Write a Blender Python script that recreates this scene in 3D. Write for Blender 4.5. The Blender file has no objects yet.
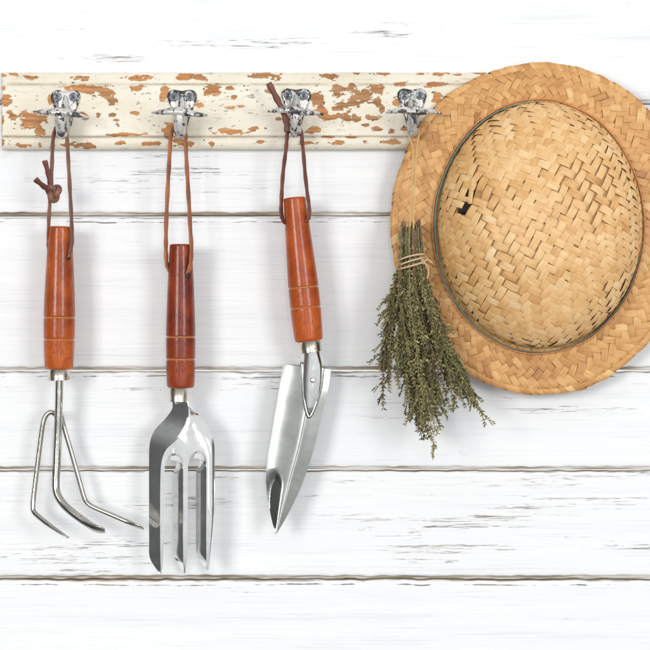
import bpy, bmesh, math, random
import numpy as np
from mathutils import Vector, Matrix, noise as mnoise
from mathutils.geometry import delaunay_2d_cdt

random.seed(7)
rng = random.Random(11)
S = bpy.context.scene
COL = S.collection
D = 1.8                 # camera distance from the plank wall (metres)


def W(px, py, d=0.0):
    """a point d metres in front of the planks (millimetre grid of the wall)"""
    k = 0.001 * (D - d) / D
    return Vector(((px - 325) * k, -d, (325 - py) * k))


# ------------------------------------------------------------------ objects
ORG = {}


def empty(name, loc, label, cat, group=None):
    o = bpy.data.objects.new(name, None)
    o.empty_display_size = 0.02
    COL.objects.link(o)
    o.location = loc
    o['label'] = label
    o['category'] = cat
    if group:
        o['group'] = group
    ORG[o] = Vector(loc)
    return o


def obj(name, verts, faces, mats, parent=None, smooth=True, uvs=None, attrs=None, fmat=None):
    base = ORG[parent] if parent else Vector((0, 0, 0))
    me = bpy.data.meshes.new(name)
    V = [(v[0] - base[0], v[1] - base[1], v[2] - base[2]) for v in verts]
    me.from_pydata(V, [], faces)
    if not isinstance(mats, (list, tuple)):
        mats = [mats]
    for m in mats:
        me.materials.append(m)
    if fmat is not None:
        me.polygons.foreach_set('material_index', fmat)
    if uvs is not None:
        l = me.uv_layers.new(name='UVMap')
        idx = np.zeros(len(me.loops), dtype=np.int32)
        me.loops.foreach_get('vertex_index', idx)
        l.data.foreach_set('uv', np.array(uvs, dtype=np.float32)[idx].ravel())
    if attrs:
        for an, vals in attrs.items():
            a = me.attributes.new(an, 'FLOAT', 'POINT')
            a.data.foreach_set('value', np.array(vals, dtype=np.float32))
    if smooth:
        me.polygons.foreach_set('use_smooth', [True] * len(me.polygons))
    me.update()
    o = bpy.data.objects.new(name, me)
    COL.objects.link(o)
    if parent:
        o.parent = parent
    ORG[o] = base.copy()
    return o


def fix_normals(o):
    bm = bmesh.new()
    bm.from_mesh(o.data)
    bmesh.ops.recalc_face_normals(bm, faces=bm.faces)
    bm.to_mesh(o.data)
    bm.free()
    return o


def sharp(o, ang=40):
    m = o.modifiers.new('edges', 'EDGE_SPLIT')
    m.split_angle = math.radians(ang)
    return o


def bevel(o, w, seg=2, ang=35):
    m = o.modifiers.new('bevel', 'BEVEL')
    m.width = w
    m.segments = seg
    m.limit_method = 'ANGLE'
    m.angle_limit = math.radians(ang)
    return o


# ------------------------------------------------------------------ nodes
class NT:
    def __init__(s, name):
        s.m = bpy.data.materials.new(name)
        s.m.use_nodes = True
        s.t = s.m.node_tree
        s.t.nodes.clear()
        s.dim = '3D'
        s.out = s.t.nodes.new('ShaderNodeOutputMaterial')
        s.b = s.t.nodes.new('ShaderNodeBsdfPrincipled')
        s.t.links.new(s.b.outputs[0], s.out.inputs[0])

    def n(s, typ, ins=None, out=0, **kw):
        nd = s.t.nodes.new(typ)
        for k, v in kw.items():
            setattr(nd, k, v)
        for k, v in (ins or {}).items():
            s.set(nd.inputs[k], v)
        return nd.outputs[out]

    def set(s, inp, v):
        if isinstance(v, bpy.types.NodeSocket):
            s.t.links.new(v, inp)
        elif v is not None:
            if isinstance(v, (tuple, list)) and len(v) == 3 and inp.type == 'RGBA':
                v = (*v, 1)
            inp.default_value = v

    def p(s, **kw):
        for k, v in kw.items():
            s.set(s.b.inputs[k.replace('_', ' ')], v)

    def pos(s):
        return s.n('ShaderNodeNewGeometry')

    def uv(s):
        return s.n('ShaderNodeUVMap', uv_map='UVMap')

    def attr(s, name):
        return s.n('ShaderNodeAttribute', out=2, attribute_name=name)

    def scale(s, v, sc, off=(0, 0, 0)):
        return s.n('ShaderNodeMapping', {0: v, 1: off, 3: sc})

    def noise(s, v, scale=1.0, detail=3.0, rough=0.5, dist=0.0, dim=None):
        return s.n('ShaderNodeTexNoise', {'Vector': v, 'Scale': scale, 'Detail': detail, 'Roughness': rough, 'Distortion': dist}, noise_dimensions=dim or s.dim)

    def math(s, op, a, b=None, c=None, clamp=False):
        ins = {0: a}
        if b is not None:
            ins[1] = b
        if c is not None:
            ins[2] = c
        return s.n('ShaderNodeMath', ins, operation=op, use_clamp=clamp)

    def step(s, v, a, b):
        """smooth 0..1 between a and b"""
        return s.n('ShaderNodeMapRange', {0: v, 1: a, 2: b, 3: 0.0, 4: 1.0}, interpolation_type='SMOOTHSTEP')

    def mix(s, f, a, b, bt='MIX'):
        nd = s.t.nodes.new('ShaderNodeMix')
        nd.data_type = 'RGBA'
        nd.blend_type = bt
        s.set(nd.inputs[0], f)
        s.set(nd.inputs[6], a)
        s.set(nd.inputs[7], b)
        return nd.outputs[2]

    def ramp(s, f, stops):
        nd = s.t.nodes.new('ShaderNodeValToRGB')
        s.set(nd.inputs[0], f)
        e = nd.color_ramp.elements
        while len(e) < len(stops):
            e.new(0.5)
        for q, (p, c) in zip(e, stops):
            q.position = p
            q.color = (*c, 1)
        return nd.outputs[0]

    def bump(s, h, strength=0.3, dist=0.001, normal=None):
        return s.n('ShaderNodeBump', {'Height': h, 'Strength': strength, 'Distance': dist, 'Normal': normal})


def lin(r, g, b):
    f = lambda c: (c / 255 / 12.92) if c / 255 <= 0.04045 else ((c / 255 + 0.055) / 1.055) ** 2.4
    return (f(r), f(g), f(b))


# ---- white weathered planks (UV: x metres along, y metres below the plank's top edge; 'bare' = unpainted tongue)
def mat_plank():
    N = NT('white_plank_paint')
    N.dim = '2D'
    uv = N.uv()
    bare = N.attr('bare')
    fine = N.noise(N.scale(uv, (9, 420, 1)), 1, 5, 0.65)
    mid = N.noise(N.scale(uv, (3.0, 60, 1)), 1, 4, 0.6)
    big = N.noise(N.scale(uv, (2.3, 9, 1), (3.1, 7.7, 0)), 1, 3, 0.55)
    crk = N.noise(N.scale(uv, (2.2, 100, 1), (0.3, 5.2, 0)), 1, 5, 0.62)
    line = N.math('ABSOLUTE', N.math('SUBTRACT', crk, 0.5))
    # broken thin cracks that follow the grain
    worn = N.attr('worn')
    gate = N.noise(N.scale(uv, (4.5, 45, 1), (9, 2, 0)), 1, 4, 0.65)
    gate = N.math('ADD', N.math('MULTIPLY', gate, 0.6), N.math('ADD', N.math('MULTIPLY', big, 0.4), N.math('MULTIPLY', worn, 0.09)))
    wid = N.math('MULTIPLY', N.step(gate, 0.53, 0.66), 0.0125)
    crack = N.math('SUBTRACT', 1.0, N.step(N.math('DIVIDE', line, N.math('ADD', wid, 0.0004)), 0.6, 1.0), clamp=True)
    crack = N.math('MULTIPLY', crack, N.step(gate, 0.51, 0.60))
    # flaked specks
    chip = N.noise(N.scale(uv, (45, 520, 1), (1, 1.5, 0)), 1, 4, 0.62)
    chip = N.math('MULTIPLY', N.step(chip, 0.60, 0.645), N.step(gate, 0.59, 0.67))
    # long second crack just below the top edge of each board
    sep = N.n('ShaderNodeSeparateXYZ', {0: uv})
    xo = N.t.nodes[-1].outputs[0]
    yo = N.t.nodes[-1].outputs[1]
    w1 = N.noise(N.scale(uv, (5, 3, 1), (4, 0, 0)), 1, 4, 0.6)
    cen = N.math('ADD', 0.0022, N.math('MULTIPLY', w1, 0.0065))
    dist = N.math('ABSOLUTE', N.math('SUBTRACT', yo, cen))
    w2 = N.noise(N.scale(uv, (16, 5, 1), (8, 3, 0)), 1, 4, 0.7)
    ethick = N.math('MULTIPLY', N.step(w2, 0.45, 0.62), N.math('MULTIPLY', N.attr('seam'), 0.0009))
    edge = N.math('SUBTRACT', 1.0, N.step(N.math('DIVIDE', dist, N.math('ADD', ethick, 0.00002)), 0.55, 1.0), clamp=True)
    # wear right at the top edge
    ew = N.noise(N.scale(uv, (22, 160, 1), (2, 8, 0)), 1, 4, 0.65)
    ewear = N.math('MULTIPLY', N.step(ew, 0.5, 0.6), N.math('SUBTRACT', 1.0, N.step(yo, 0.0004, 0.0034)))
    allw = N.math('MAXIMUM', N.math('MAXIMUM', crack, N.math('MULTIPLY', chip, 0.7)), N.math('MAXIMUM', edge, ewear))
    bw = N.math('ADD', bare, N.math('MULTIPLY', N.math('SUBTRACT', ew, 0.5), 1.1))
    barem = N.math('MULTIPLY', N.step(bw, 0.42, 0.6), N.step(bare, 0.05, 0.3))
    paint = N.ramp(N.math('ADD', N.math('MULTIPLY', mid, 0.6), N.math('MULTIPLY', fine, 0.4)),
                   [(0.28, (0.745, 0.755, 0.77)), (0.42, (0.835, 0.842, 0.85)), (0.60, (0.87, 0.873, 0.876))])
    streak = N.noise(N.scale(uv, (9, 420, 1), (2, 9, 0)), 1, 4, 0.7)
    paint = N.mix(N.math('MULTIPLY', N.step(streak, 0.54, 0.74), 0.38), paint, (0.60, 0.63, 0.66))
    paint = N.mix(N.math('MULTIPLY', N.step(big, 0.42, 0.68), 0.5), paint, (0.825, 0.84, 0.86))
    wood = N.ramp(N.noise(N.scale(uv, (8, 60, 1)), 1, 3, 0.6), [(0.3, (0.10, 0.085, 0.075)), (0.5, (0.24, 0.19, 0.14)), (0.68, (0.36, 0.25, 0.14))])
    tong = N.ramp(N.noise(N.scale(uv, (9, 130, 1), (3, 1, 0)), 1, 4, 0.65), [(0.3, (0.22, 0.18, 0.13)), (0.48, (0.46, 0.38, 0.28)), (0.62, (0.74, 0.71, 0.66))])
    dark = N.mix(N.step(N.noise(N.scale(uv, (6, 20, 1), (5, 5, 0)), 1, 2), 0.45, 0.6), wood, (0.075, 0.07, 0.07))
    c = N.mix(N.math('MULTIPLY', allw, 0.86), paint, dark)
    c = N.mix(barem, c, tong)
    h = N.math('ADD', N.math('MULTIPLY', fine, 0.4), N.math('MULTIPLY', mid, 0.5))
    N.p(Base_Color=c, Roughness=0.6, Normal=N.bump(h, 0.35, 0.0006))
    N.b.inputs['Specular IOR Level'].default_value = 0.3
    return N.m


# ---- cream paint flaking off a brown board ('peel' = how much of the coat has gone)
def mat_cream():
    N = NT('flaking_cream_paint')
    pos = N.pos()
    peel = N.attr('peel')
    n1 = N.noise(N.scale(pos, (150, 150, 260)), 1, 4, 0.6)
    vor = N.n('ShaderNodeTexVoronoi', {'Vector': N.scale(pos, (210, 210, 330)), 'Scale': 1.0, 'Randomness': 1.0}, out=1)
    vs = N.n('ShaderNodeSeparateColor', {0: vor})
    n2 = N.noise(N.scale(pos, (60, 60, 230), (4, 2, 1)), 1, 5, 0.7)
    f = N.math('ADD', peel, N.math('ADD', N.math('MULTIPLY', N.math('SUBTRACT', n1, 0.5), 1.0), N.math('MULTIPLY', N.math('SUBTRACT', vs, 0.5), 0.34)))
    specks = N.math('MULTIPLY', N.step(N.noise(N.scale(pos, (190, 190, 330), (9, 9, 3)), 1, 3, 0.6), 0.645, 0.665), N.step(n2, 0.48, 0.56))
    m = N.math('MAXIMUM', N.step(f, 0.49, 0.53), specks)
    rim = N.math('SUBTRACT', N.step(f, 0.44, 0.50), N.step(f, 0.52, 0.60), clamp=True)
    grain = N.noise(N.scale(pos, (22, 200, 420), (1, 0, 0)), 1, 4, 0.65)
    pv = N.noise(N.scale(pos, (9, 9, 26)), 1, 4, 0.6)
    cream = N.ramp(pv, [(0.3, (0.70, 0.62, 0.475)), (0.5, (0.785, 0.725, 0.595)), (0.68, (0.83, 0.79, 0.69))])
    dirt = N.noise(N.scale(pos, (30, 30, 500), (7, 0, 0)), 1, 5, 0.7)
    cream = N.mix(N.math('MULTIPLY', N.step(dirt, 0.58, 0.74), 0.35), cream, (0.50, 0.42, 0.28))
    tone = N.noise(N.scale(pos, (11, 11, 14), (2, 3, 3)), 1, 2)
    woodA = N.ramp(grain, [(0.3, (0.33, 0.125, 0.035)), (0.5, (0.52, 0.225, 0.075)), (0.7, (0.66, 0.36, 0.165))])
    woodB = N.ramp(grain, [(0.3, (0.21, 0.09, 0.035)), (0.5, (0.36, 0.17, 0.065)), (0.7, (0.50, 0.28, 0.14))])
    wood = N.mix(N.step(tone, 0.46, 0.6), woodA, woodB)
    wood = N.mix(specks, wood, (0.14, 0.10, 0.07))
    cream = N.mix(N.math('MULTIPLY', rim, 0.45), cream, (0.40, 0.30, 0.17))  # dark edge shading painted into the cream round each chip
    hair = N.noise(N.scale(pos, (7, 7, 230), (5, 5, 5)), 1, 4, 0.6)
    hairl = N.math('SUBTRACT', 1.0, N.step(N.math('ABSOLUTE', N.math('SUBTRACT', hair, 0.5)), 0.002, 0.009))
    hairm = N.math('MULTIPLY', hairl, N.step(N.noise(N.scale(pos, (16, 16, 50), (1, 8, 2)), 1, 3, 0.6), 0.5, 0.62))
    cream = N.mix(N.math('MULTIPLY', hairm, 0.6), cream, (0.30, 0.22, 0.13))
    c = N.mix(m, cream, wood)
    groove = N.attr('groove')
    gn = N.noise(N.scale(pos, (40, 40, 40)), 1, 3, 0.6)
    c = N.mix(N.math('MULTIPLY', groove, N.step(gn, 0.35, 0.6)), c, (0.33, 0.26, 0.17))
    h = N.math('ADD', N.math('MULTIPLY', m, -1.0), N.math('ADD', N.math('MULTIPLY', grain, 0.12), N.math('MULTIPLY', dirt, 0.15)))
    N.p(Base_Color=c, Roughness=N.math('ADD', 0.42, N.math('MULTIPLY', m, 0.3)), Normal=N.bump(h, 0.6, 0.0008))
    return N.m


# ---- chippy white paint on a black iron hook
def mat_hook():
    N = NT('chipped_white_iron')
    pos = N.pos()
    n = N.noise(N.scale(pos, (170, 170, 120)), 1, 5, 0.68)
    pt = N.n('ShaderNodeNewGeometry', out=7)
    edge = N.step(pt, 0.51, 0.57)
    crev = N.math('SUBTRACT', 1.0, N.step(pt, 0.40, 0.485))
    f = N.math('ADD', n, N.math('ADD', N.math('MULTIPLY', edge, 0.13), N.math('MULTIPLY', crev, 0.12)))
    m = N.step(f, 0.525, 0.575)
    g = N.noise(N.scale(pos, (60, 60, 60), (3, 0, 0)), 1, 3)
    white = N.ramp(g, [(0.3, (0.42, 0.41, 0.39)), (0.5, (0.62, 0.60, 0.57)), (0.7, (0.76, 0.745, 0.72))])
    iron = N.ramp(N.noise(N.scale(pos, (300, 300, 300)), 1, 2), [(0.35, (0.018, 0.018, 0.02)), (0.65, (0.09, 0.085, 0.08))])
    N.p(Base_Color=N.mix(m, white, iron), Metallic=N.math('SUBTRACT', 0.45, N.math('MULTIPLY', m, 0.3)), Roughness=N.math('SUBTRACT', 0.30, N.math('MULTIPLY', m, 0.04)), Normal=N.bump(N.math('SUBTRACT', N.math('MULTIPLY', n, 0.5), m), 0.5, 0.0006))
    return N.m


def mat_screw():
    N = NT('worn_steel_screw')
    pos = N.pos()
    n = N.noise(N.scale(pos, (500, 500, 500)), 1, 3)
    N.p(Base_Color=N.ramp(n, [(0.35, (0.10, 0.11, 0.13)), (0.65, (0.36, 0.38, 0.42))]), Metallic=0.7, Roughness=0.42)
    return N.m


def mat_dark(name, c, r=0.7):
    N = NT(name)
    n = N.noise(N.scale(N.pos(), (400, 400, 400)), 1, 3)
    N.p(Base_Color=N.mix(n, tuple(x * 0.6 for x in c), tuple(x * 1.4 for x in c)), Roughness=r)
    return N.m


def mat_wood(name, a, b, c3):
    """varnished hardwood; UV: x round the handle, y along it in metres"""
    N = NT(name)
    N.dim = '2D'
    uv = N.uv()
    g = N.noise(N.scale(uv, (46, 26, 1)), 1, 5, 0.62, 0.4)
    fib = N.noise(N.scale(uv, (1100, 150, 1), (3, 0, 0)), 1, 3, 0.6)
    big = N.noise(N.scale(uv, (7, 11, 1), (1, 6, 0)), 1, 3, 0.55)
    f = N.math('ADD', N.math('MULTIPLY', g, 0.55), N.math('MULTIPLY', big, 0.45))
    col = N.ramp(f, [(0.34, a), (0.5, b), (0.66, c3)])
    pores = N.step(fib, 0.57, 0.70)
    col = N.mix(N.math('MULTIPLY', pores, 0.75), col, tuple(x * 0.35 for x in a))
    gr = N.attr('groove')
    col = N.mix(gr, col, (0.50, 0.20, 0.065))
    N.p(Base_Color=col, Roughness=N.math('ADD', 0.20, N.math('MULTIPLY', fib, 0.16)), Normal=N.bump(N.math('SUBTRACT', N.math('MULTIPLY', g, 0.3), pores), 0.28, 0.0004))
    N.b.inputs['Specular IOR Level'].default_value = 0.26
    N.b.inputs['Coat Weight'].default_value = 0.22
    N.b.inputs['Coat Roughness'].default_value = 0.12
    return N.m


def mat_metal(name, c, rough, bump=0.04, stain=None, var=0.12):
    N = NT(name)
    pos = N.pos()
    n = N.noise(N.scale(pos, (60, 60, 60)), 1, 4, 0.6)
    sc = N.noise(N.scale(pos, (700, 700, 90)), 1, 3, 0.6)
    sm = N.noise(N.scale(pos, (120, 120, 260), (5, 2, 0)), 1, 4, 0.65)
    col = N.mix(N.step(n, 0.35, 0.7), c, tuple(x * 0.86 for x in c))
    if stain:
        col = N.mix(N.math('MULTIPLY', N.step(sm, 0.57, 0.72), 0.6), col, stain)
    N.p(Base_Color=col, Metallic=1.0, Roughness=N.math('ADD', rough, N.math('MULTIPLY', N.step(sm, 0.4, 0.75), var)), Normal=N.bump(N.math('ADD', N.math('MULTIPLY', sc, 0.4), n), bump, 0.002))
    return N.m


def mat_leather(name, c):
    N = NT(name)
    pos = N.pos()
    n = N.noise(N.scale(pos, (350, 350, 160)), 1, 4, 0.65)
    g = N.noise(N.scale(pos, (60, 60, 40)), 1, 2)
    col = N.mix(N.step(g, 0.35, 0.7), tuple(x * 0.7 for x in c), tuple(min(1, x * 1.25) for x in c))
    col = N.mix(N.math('MULTIPLY', N.step(n, 0.55, 0.75), 0.5), col, tuple(x * 0.4 for x in c))
    N.p(Base_Color=col, Roughness=0.5, Normal=N.bump(n, 0.3, 0.0005))
    return N.m


def mat_straw(name, stops, sheen=0.36):
    """UV: x along a strip, y across it (metres, offset per strip); 'tint' = strip's own tone"""
    N = NT(name)
    N.dim = '2D'
    uv = N.uv()
    t = N.attr('tint')
    fib = N.noise(N.scale(uv, (70, 1500, 1)), 1, 3, 0.6)
    fib2 = N.noise(N.scale(uv, (25, 420, 1), (7, 1, 0)), 1, 3, 0.6)
    blot = N.noise(N.scale(N.pos(), (55, 55, 55)), 1, 2, 0.6, 0, '3D')
    f = N.math('ADD', t, N.math('ADD', N.math('MULTIPLY', N.math('SUBTRACT', fib2, 0.5), 0.55), N.math('MULTIPLY', N.math('SUBTRACT', blot, 0.5), 0.55)))
    col = N.ramp(f, stops)
    col = N.mix(N.math('MULTIPLY', N.step(fib, 0.52, 0.75), 0.35), col, tuple(x * 0.5 for x in stops[0][1]))
    N.p(Base_Color=col, Roughness=N.math('ADD', sheen, N.math('MULTIPLY', fib2, 0.2)), Normal=N.bump(N.math('ADD', fib, N.math('MULTIPLY', fib2, 1.5)), 0.22, 0.0005))
    return N.m


def mat_leaf():
    N = NT('dried_thyme_leaf')
    t = N.attr('tint')
    n = N.noise(N.scale(N.pos(), (900, 900, 900)), 1, 2)
    col = N.ramp(N.math('ADD', t, N.math('MULTIPLY', N.math('SUBTRACT', n, 0.5), 0.4)),
                 [(0.0, (0.060, 0.052, 0.024)), (0.35, (0.17, 0.165, 0.06)), (0.65, (0.31, 0.29, 0.115)), (0.86, (0.37, 0.32, 0.15)), (1.0, (0.55, 0.47, 0.29))])
    N.p(Base_Color=col, Roughness=0.62)
    return N.m


def mat_stem():
    N = NT('dried_thyme_stem')
    t = N.attr('tint')
    col = N.ramp(t, [(0.0, (0.11, 0.065, 0.045)), (0.45, (0.24, 0.145, 0.085)), (0.6, (0.21, 0.19, 0.075)), (1.0, (0.36, 0.30, 0.14))])
    N.p(Base_Color=col, Roughness=0.65)
    return N.m


def mat_twine(name, a, b):
    N = NT(name)
    uv = N.uv()
    w = N.n('ShaderNodeTexWave', {'Vector': N.scale(uv, (1, 1, 1)), 'Scale': 1.0, 'Distortion': 1.5}, out=1)
    n = N.noise(N.scale(N.pos(), (900, 900, 900)), 1, 3)
    N.p(Base_Color=N.mix(n, a, b), Roughness=0.8, Normal=N.bump(N.math('ADD', w, n), 0.5, 0.0004))
    return N.m


M = dict(
    plank=mat_plank(), cream=mat_cream(), hook=mat_hook(), screw=mat_screw(), slot=mat_dark('screw_slot', (0.012, 0.012, 0.014)),
    handle_orange=mat_wood('orange_varnished_wood', (0.25, 0.040, 0.006), (0.43, 0.082, 0.011), (0.60, 0.160, 0.028)),
    handle_red=mat_wood('dark_red_varnished_wood', (0.13, 0.014, 0.005), (0.265, 0.040, 0.010), (0.40, 0.080, 0.020)),
    handle_amber=mat_wood('amber_varnished_wood', (0.30, 0.046, 0.007), (0.46, 0.085, 0.013), (0.58, 0.130, 0.024)),
    chrome=mat_metal('polished_steel', (0.90, 0.90, 0.89), 0.09, 0.006, None, 0.05),
    trowel=mat_metal('satin_steel', (0.41, 0.425, 0.40), 0.17, 0.0005, None, 0.025),
    tine=mat_metal('nickelled_rod', (0.52, 0.50, 0.46), 0.10, 0.06, (0.20, 0.15, 0.11)),
    ferrule=mat_metal('nickel_ferrule', (0.80, 0.74, 0.62), 0.17, 0.05),
    leather_grey=mat_leather('grey_brown_leather', (0.235, 0.105, 0.066)),
    leather_red=mat_leather('red_brown_leather', (0.155, 0.042, 0.028)),
    leather_tan=mat_leather('tan_leather', (0.36, 0.12, 0.052)),
    leather_dark=mat_leather('dark_brown_leather', (0.18, 0.055, 0.035)),
    crown=mat_straw('pale_crown_straw', [(0.0, (0.45, 0.21, 0.065)), (0.35, (0.70, 0.395, 0.145)), (0.65, (0.815, 0.525, 0.245)), (1.0, (0.88, 0.66, 0.385))]),
    brim=mat_straw('tan_brim_straw', [(0.0, (0.35, 0.140, 0.034)), (0.35, (0.55, 0.262, 0.078)), (0.65, (0.69, 0.375, 0.130)), (1.0, (0.80, 0.52, 0.23))]),
    under=mat_dark('brown_under_weave', (0.46, 0.24, 0.085)),  # plain brown liner below the straw strips
    hole_shade=mat_dark('cord_hole_shade', (0.035, 0.012, 0.006)),
    teal=mat_dark('teal_ribbon', (0.17, 0.38, 0.40)),
    orange=mat_dark('orange_thread', (0.64, 0.25, 0.08)),
    leaf=mat_leaf(), stem=mat_stem(),
    twine=mat_twine('jute_twine', (0.42, 0.26, 0.13), (0.74, 0.54, 0.33)),
    string=mat_twine('straw_string', (0.50, 0.31, 0.10), (0.72, 0.52, 0.24)),
)


# ------------------------------------------------------------------ sweeps
def catmull(pts, n=8):
    P = [Vector(p) for p in pts]
    P = [P[0] * 2 - P[1]] + P + [P[-1] * 2 - P[-2]]
    out = []
    for i in range(1, len(P) - 2):
        a, b, c, d = P[i - 1], P[i], P[i + 1], P[i + 2]
        for k in range(n):
            t = k / n
            out.append(0.5 * ((2 * b) + (c - a) * t + (2 * a - 5 * b + 4 * c - d) * t * t + (3 * b - a - 3 * c + d) * t ** 3))
    out.append(P[-2])
    return out


def sweep(path, shape, ref=(0, 1, 0), close=False, cap=True, transport=False):
    """shape(i, t) -> list of (a, b) offsets along side / up; returns verts, faces, uvs"""
    P = [Vector(p) for p in path]
    n = len(P)
    V, F, U = [], [], []
    ref = Vector(ref)
    L = 0
    prev = None
    m = None
    for i in range(n):
        if close:
            t = P[(i + 1) % n] - P[i - 1]
        else:
            t = P[min(i + 1, n - 1)] - P[max(i - 1, 0)]
        t.normalize()
        r = prev if (transport and prev is not None) else ref
        up = r - t * r.dot(t)
        if up.length < 1e-5:
            up = Vector((1, 0, 0)) - t * t.x
        up.normalize()
        prev = up
        side = t.cross(up)
        if i:
            L += (P[i] - P[i - 1]).length
        sh = shape(i, i / (n - 1))
        m = len(sh)
        for k, (a, b) in enumerate(sh):
            V.append(P[i] + side * a + up * b)
            U.append((k / m, L))
    rings = n if close else n - 1
    for i in range(rings):
        j = (i + 1) % n
        for k in range(m):
            k2 = (k + 1) % m
            F.append((i * m + k, i * m + k2, j * m + k2, j * m + k))
    if cap and not close:
        F.append(tuple(range(m))[::-1])
        F.append(tuple((n - 1) * m + k for k in range(m)))
    return V, F, U


def circ(r, n=14, sx=1, sy=1):
    return [(r * sx * math.cos(2 * math.pi * k / n), r * sy * math.sin(2 * math.pi * k / n)) for k in range(n)]


def rect(w, t):
    b = min(w, t) * 0.22
    w /= 2
    t /= 2
    return [(w, -t + b), (w, t - b), (w - b, t), (-w + b, t), (-w, t - b), (-w, -t + b), (-w + b, -t), (w - b, -t)]


def tube(name, pts, r, mat, parent, n=8, seg=14, ref=(0, 1, 0), transport=True, sx=1, sy=1):
    path = catmull(pts, n)
    N = len(path)
    rf = r if callable(r) else (lambda t: r)
    V, F, U = sweep(path, lambda i, t: circ(rf(t), seg, sx, sy), ref, transport=transport)
    return obj(name, V, F, mat, parent, uvs=U)


def ribbon(name, pts, w, t, mat, parent, ref, n=8, transport=False, wob=0.0, seed=0):
    path = catmull(pts, n)
    if wob:
        path = [p + Vector((mnoise.noise(p * 60 + Vector((seed, 0, 0))), mnoise.noise(p * 60 + Vector((0, seed, 9))), 0)) * wob for p in path]
    V, F, U = sweep(path, lambda i, s: rect(w * (1 + 0.12 * math.sin(i * 0.9 + seed)), t), ref, transport=transport)
    return obj(name, V, F, mat, parent, uvs=U)


def join(parts):
    V, F, U = [], [], []
    for v, f, u in parts:
        b = len(V)
        V += list(v)
        U += list(u)
        F += [tuple(q + b for q in x) for x in f]
    return V, F, U


# ------------------------------------------------------------------ the plank wall (setting)
wall = bpy.data.objects.new('plank_wall', None)
COL.objects.link(wall)
wall['kind'] = 'structure'
wall['label'] = 'whitewashed wall of weathered horizontal boards behind everything'
wall['category'] = 'wall'
ORG[wall] = Vector((0, 0, 0))

gaps = [-420, -262, -150, -42, 104, 216.5, 371, 470.5, 579.5, 688, 830, 940, 1070]
WORN = {-42: -0.3, 104: -0.05, 216.5: -0.35, 371: -0.1, 470.5: 0.5, 579.5: -0.75, 688: 0.4}
for gi in range(len(gaps) - 1):
    y0, y1 = gaps[gi], gaps[gi + 1]
    sd = gi * 3.17
    xs = np.concatenate([np.arange(-1.25, -0.36, 0.03), np.arange(-0.36, 0.36, 0.0025), np.arange(0.36, 1.26, 0.03)])
    H = (y1 - y0) / 1000
    # (dist below nominal top, depth behind the face, bare)
    prof = [(0.0009, 0.016, 1), (0.0008, 0.0040, 1), (0.0011, 0.0014, .6), (0.0019, 0.0003, 0.1), (0.0030, 0.0, 0), (0.010, 0, 0), (0.05, 0, 0), (H - 0.012, 0, 0), (H - 0.0062, 0.0, 0),
            (H - 0.0046, 0.0004, 0.12), (H - 0.0037, 0.0016, 0.7), (H - 0.0033, 0.0024, 1), (H - 0.0019, 0.0026, 1), (H - 0.0012, 0.0030, 1), (H - 0.0010, 0.016, 1)]
    V, F, U, B = [], [], [], []
    for xi, x in enumerate(xs):
        for k, (s, dep, bare) in enumerate(prof):
            e = 0
            if k < 5:
                e = 0.0006 * mnoise.noise(Vector((x * 9, sd, 0))) + 0.0011 * mnoise.noise(Vector((x * 70, sd, 2)))
            elif k > 7 and k < 12:
                e = 0.0006 * mnoise.noise(Vector((x * 8, sd, 5))) + 0.0012 * mnoise.noise(Vector((x * 80, sd, 7)))
            dd = dep + 0.0003 * mnoise.noise(Vector((x * 14, s * 40, sd)))
            V.append((x, dd, (325 - y0) / 1000 - s + e))
            U.append((x + sd * 1.7, s + e * 0.0))
            B.append(bare)
    m = len(prof)
    for i in range(len(xs) - 1):
        for k in range(m - 1):
            F.append((i * m + k, i * m + k + 1, (i + 1) * m + k + 1, (i + 1) * m + k))
    obj('plank', V, F, M['plank'], wall, uvs=[(u, v) for u, v in U], attrs={'bare': B, 'worn': [WORN.get(y0, 0.3)] * len(B), 'seam': [0.0 if y0 in (470.5, 104) else 1.0] * len(B)})

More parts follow.
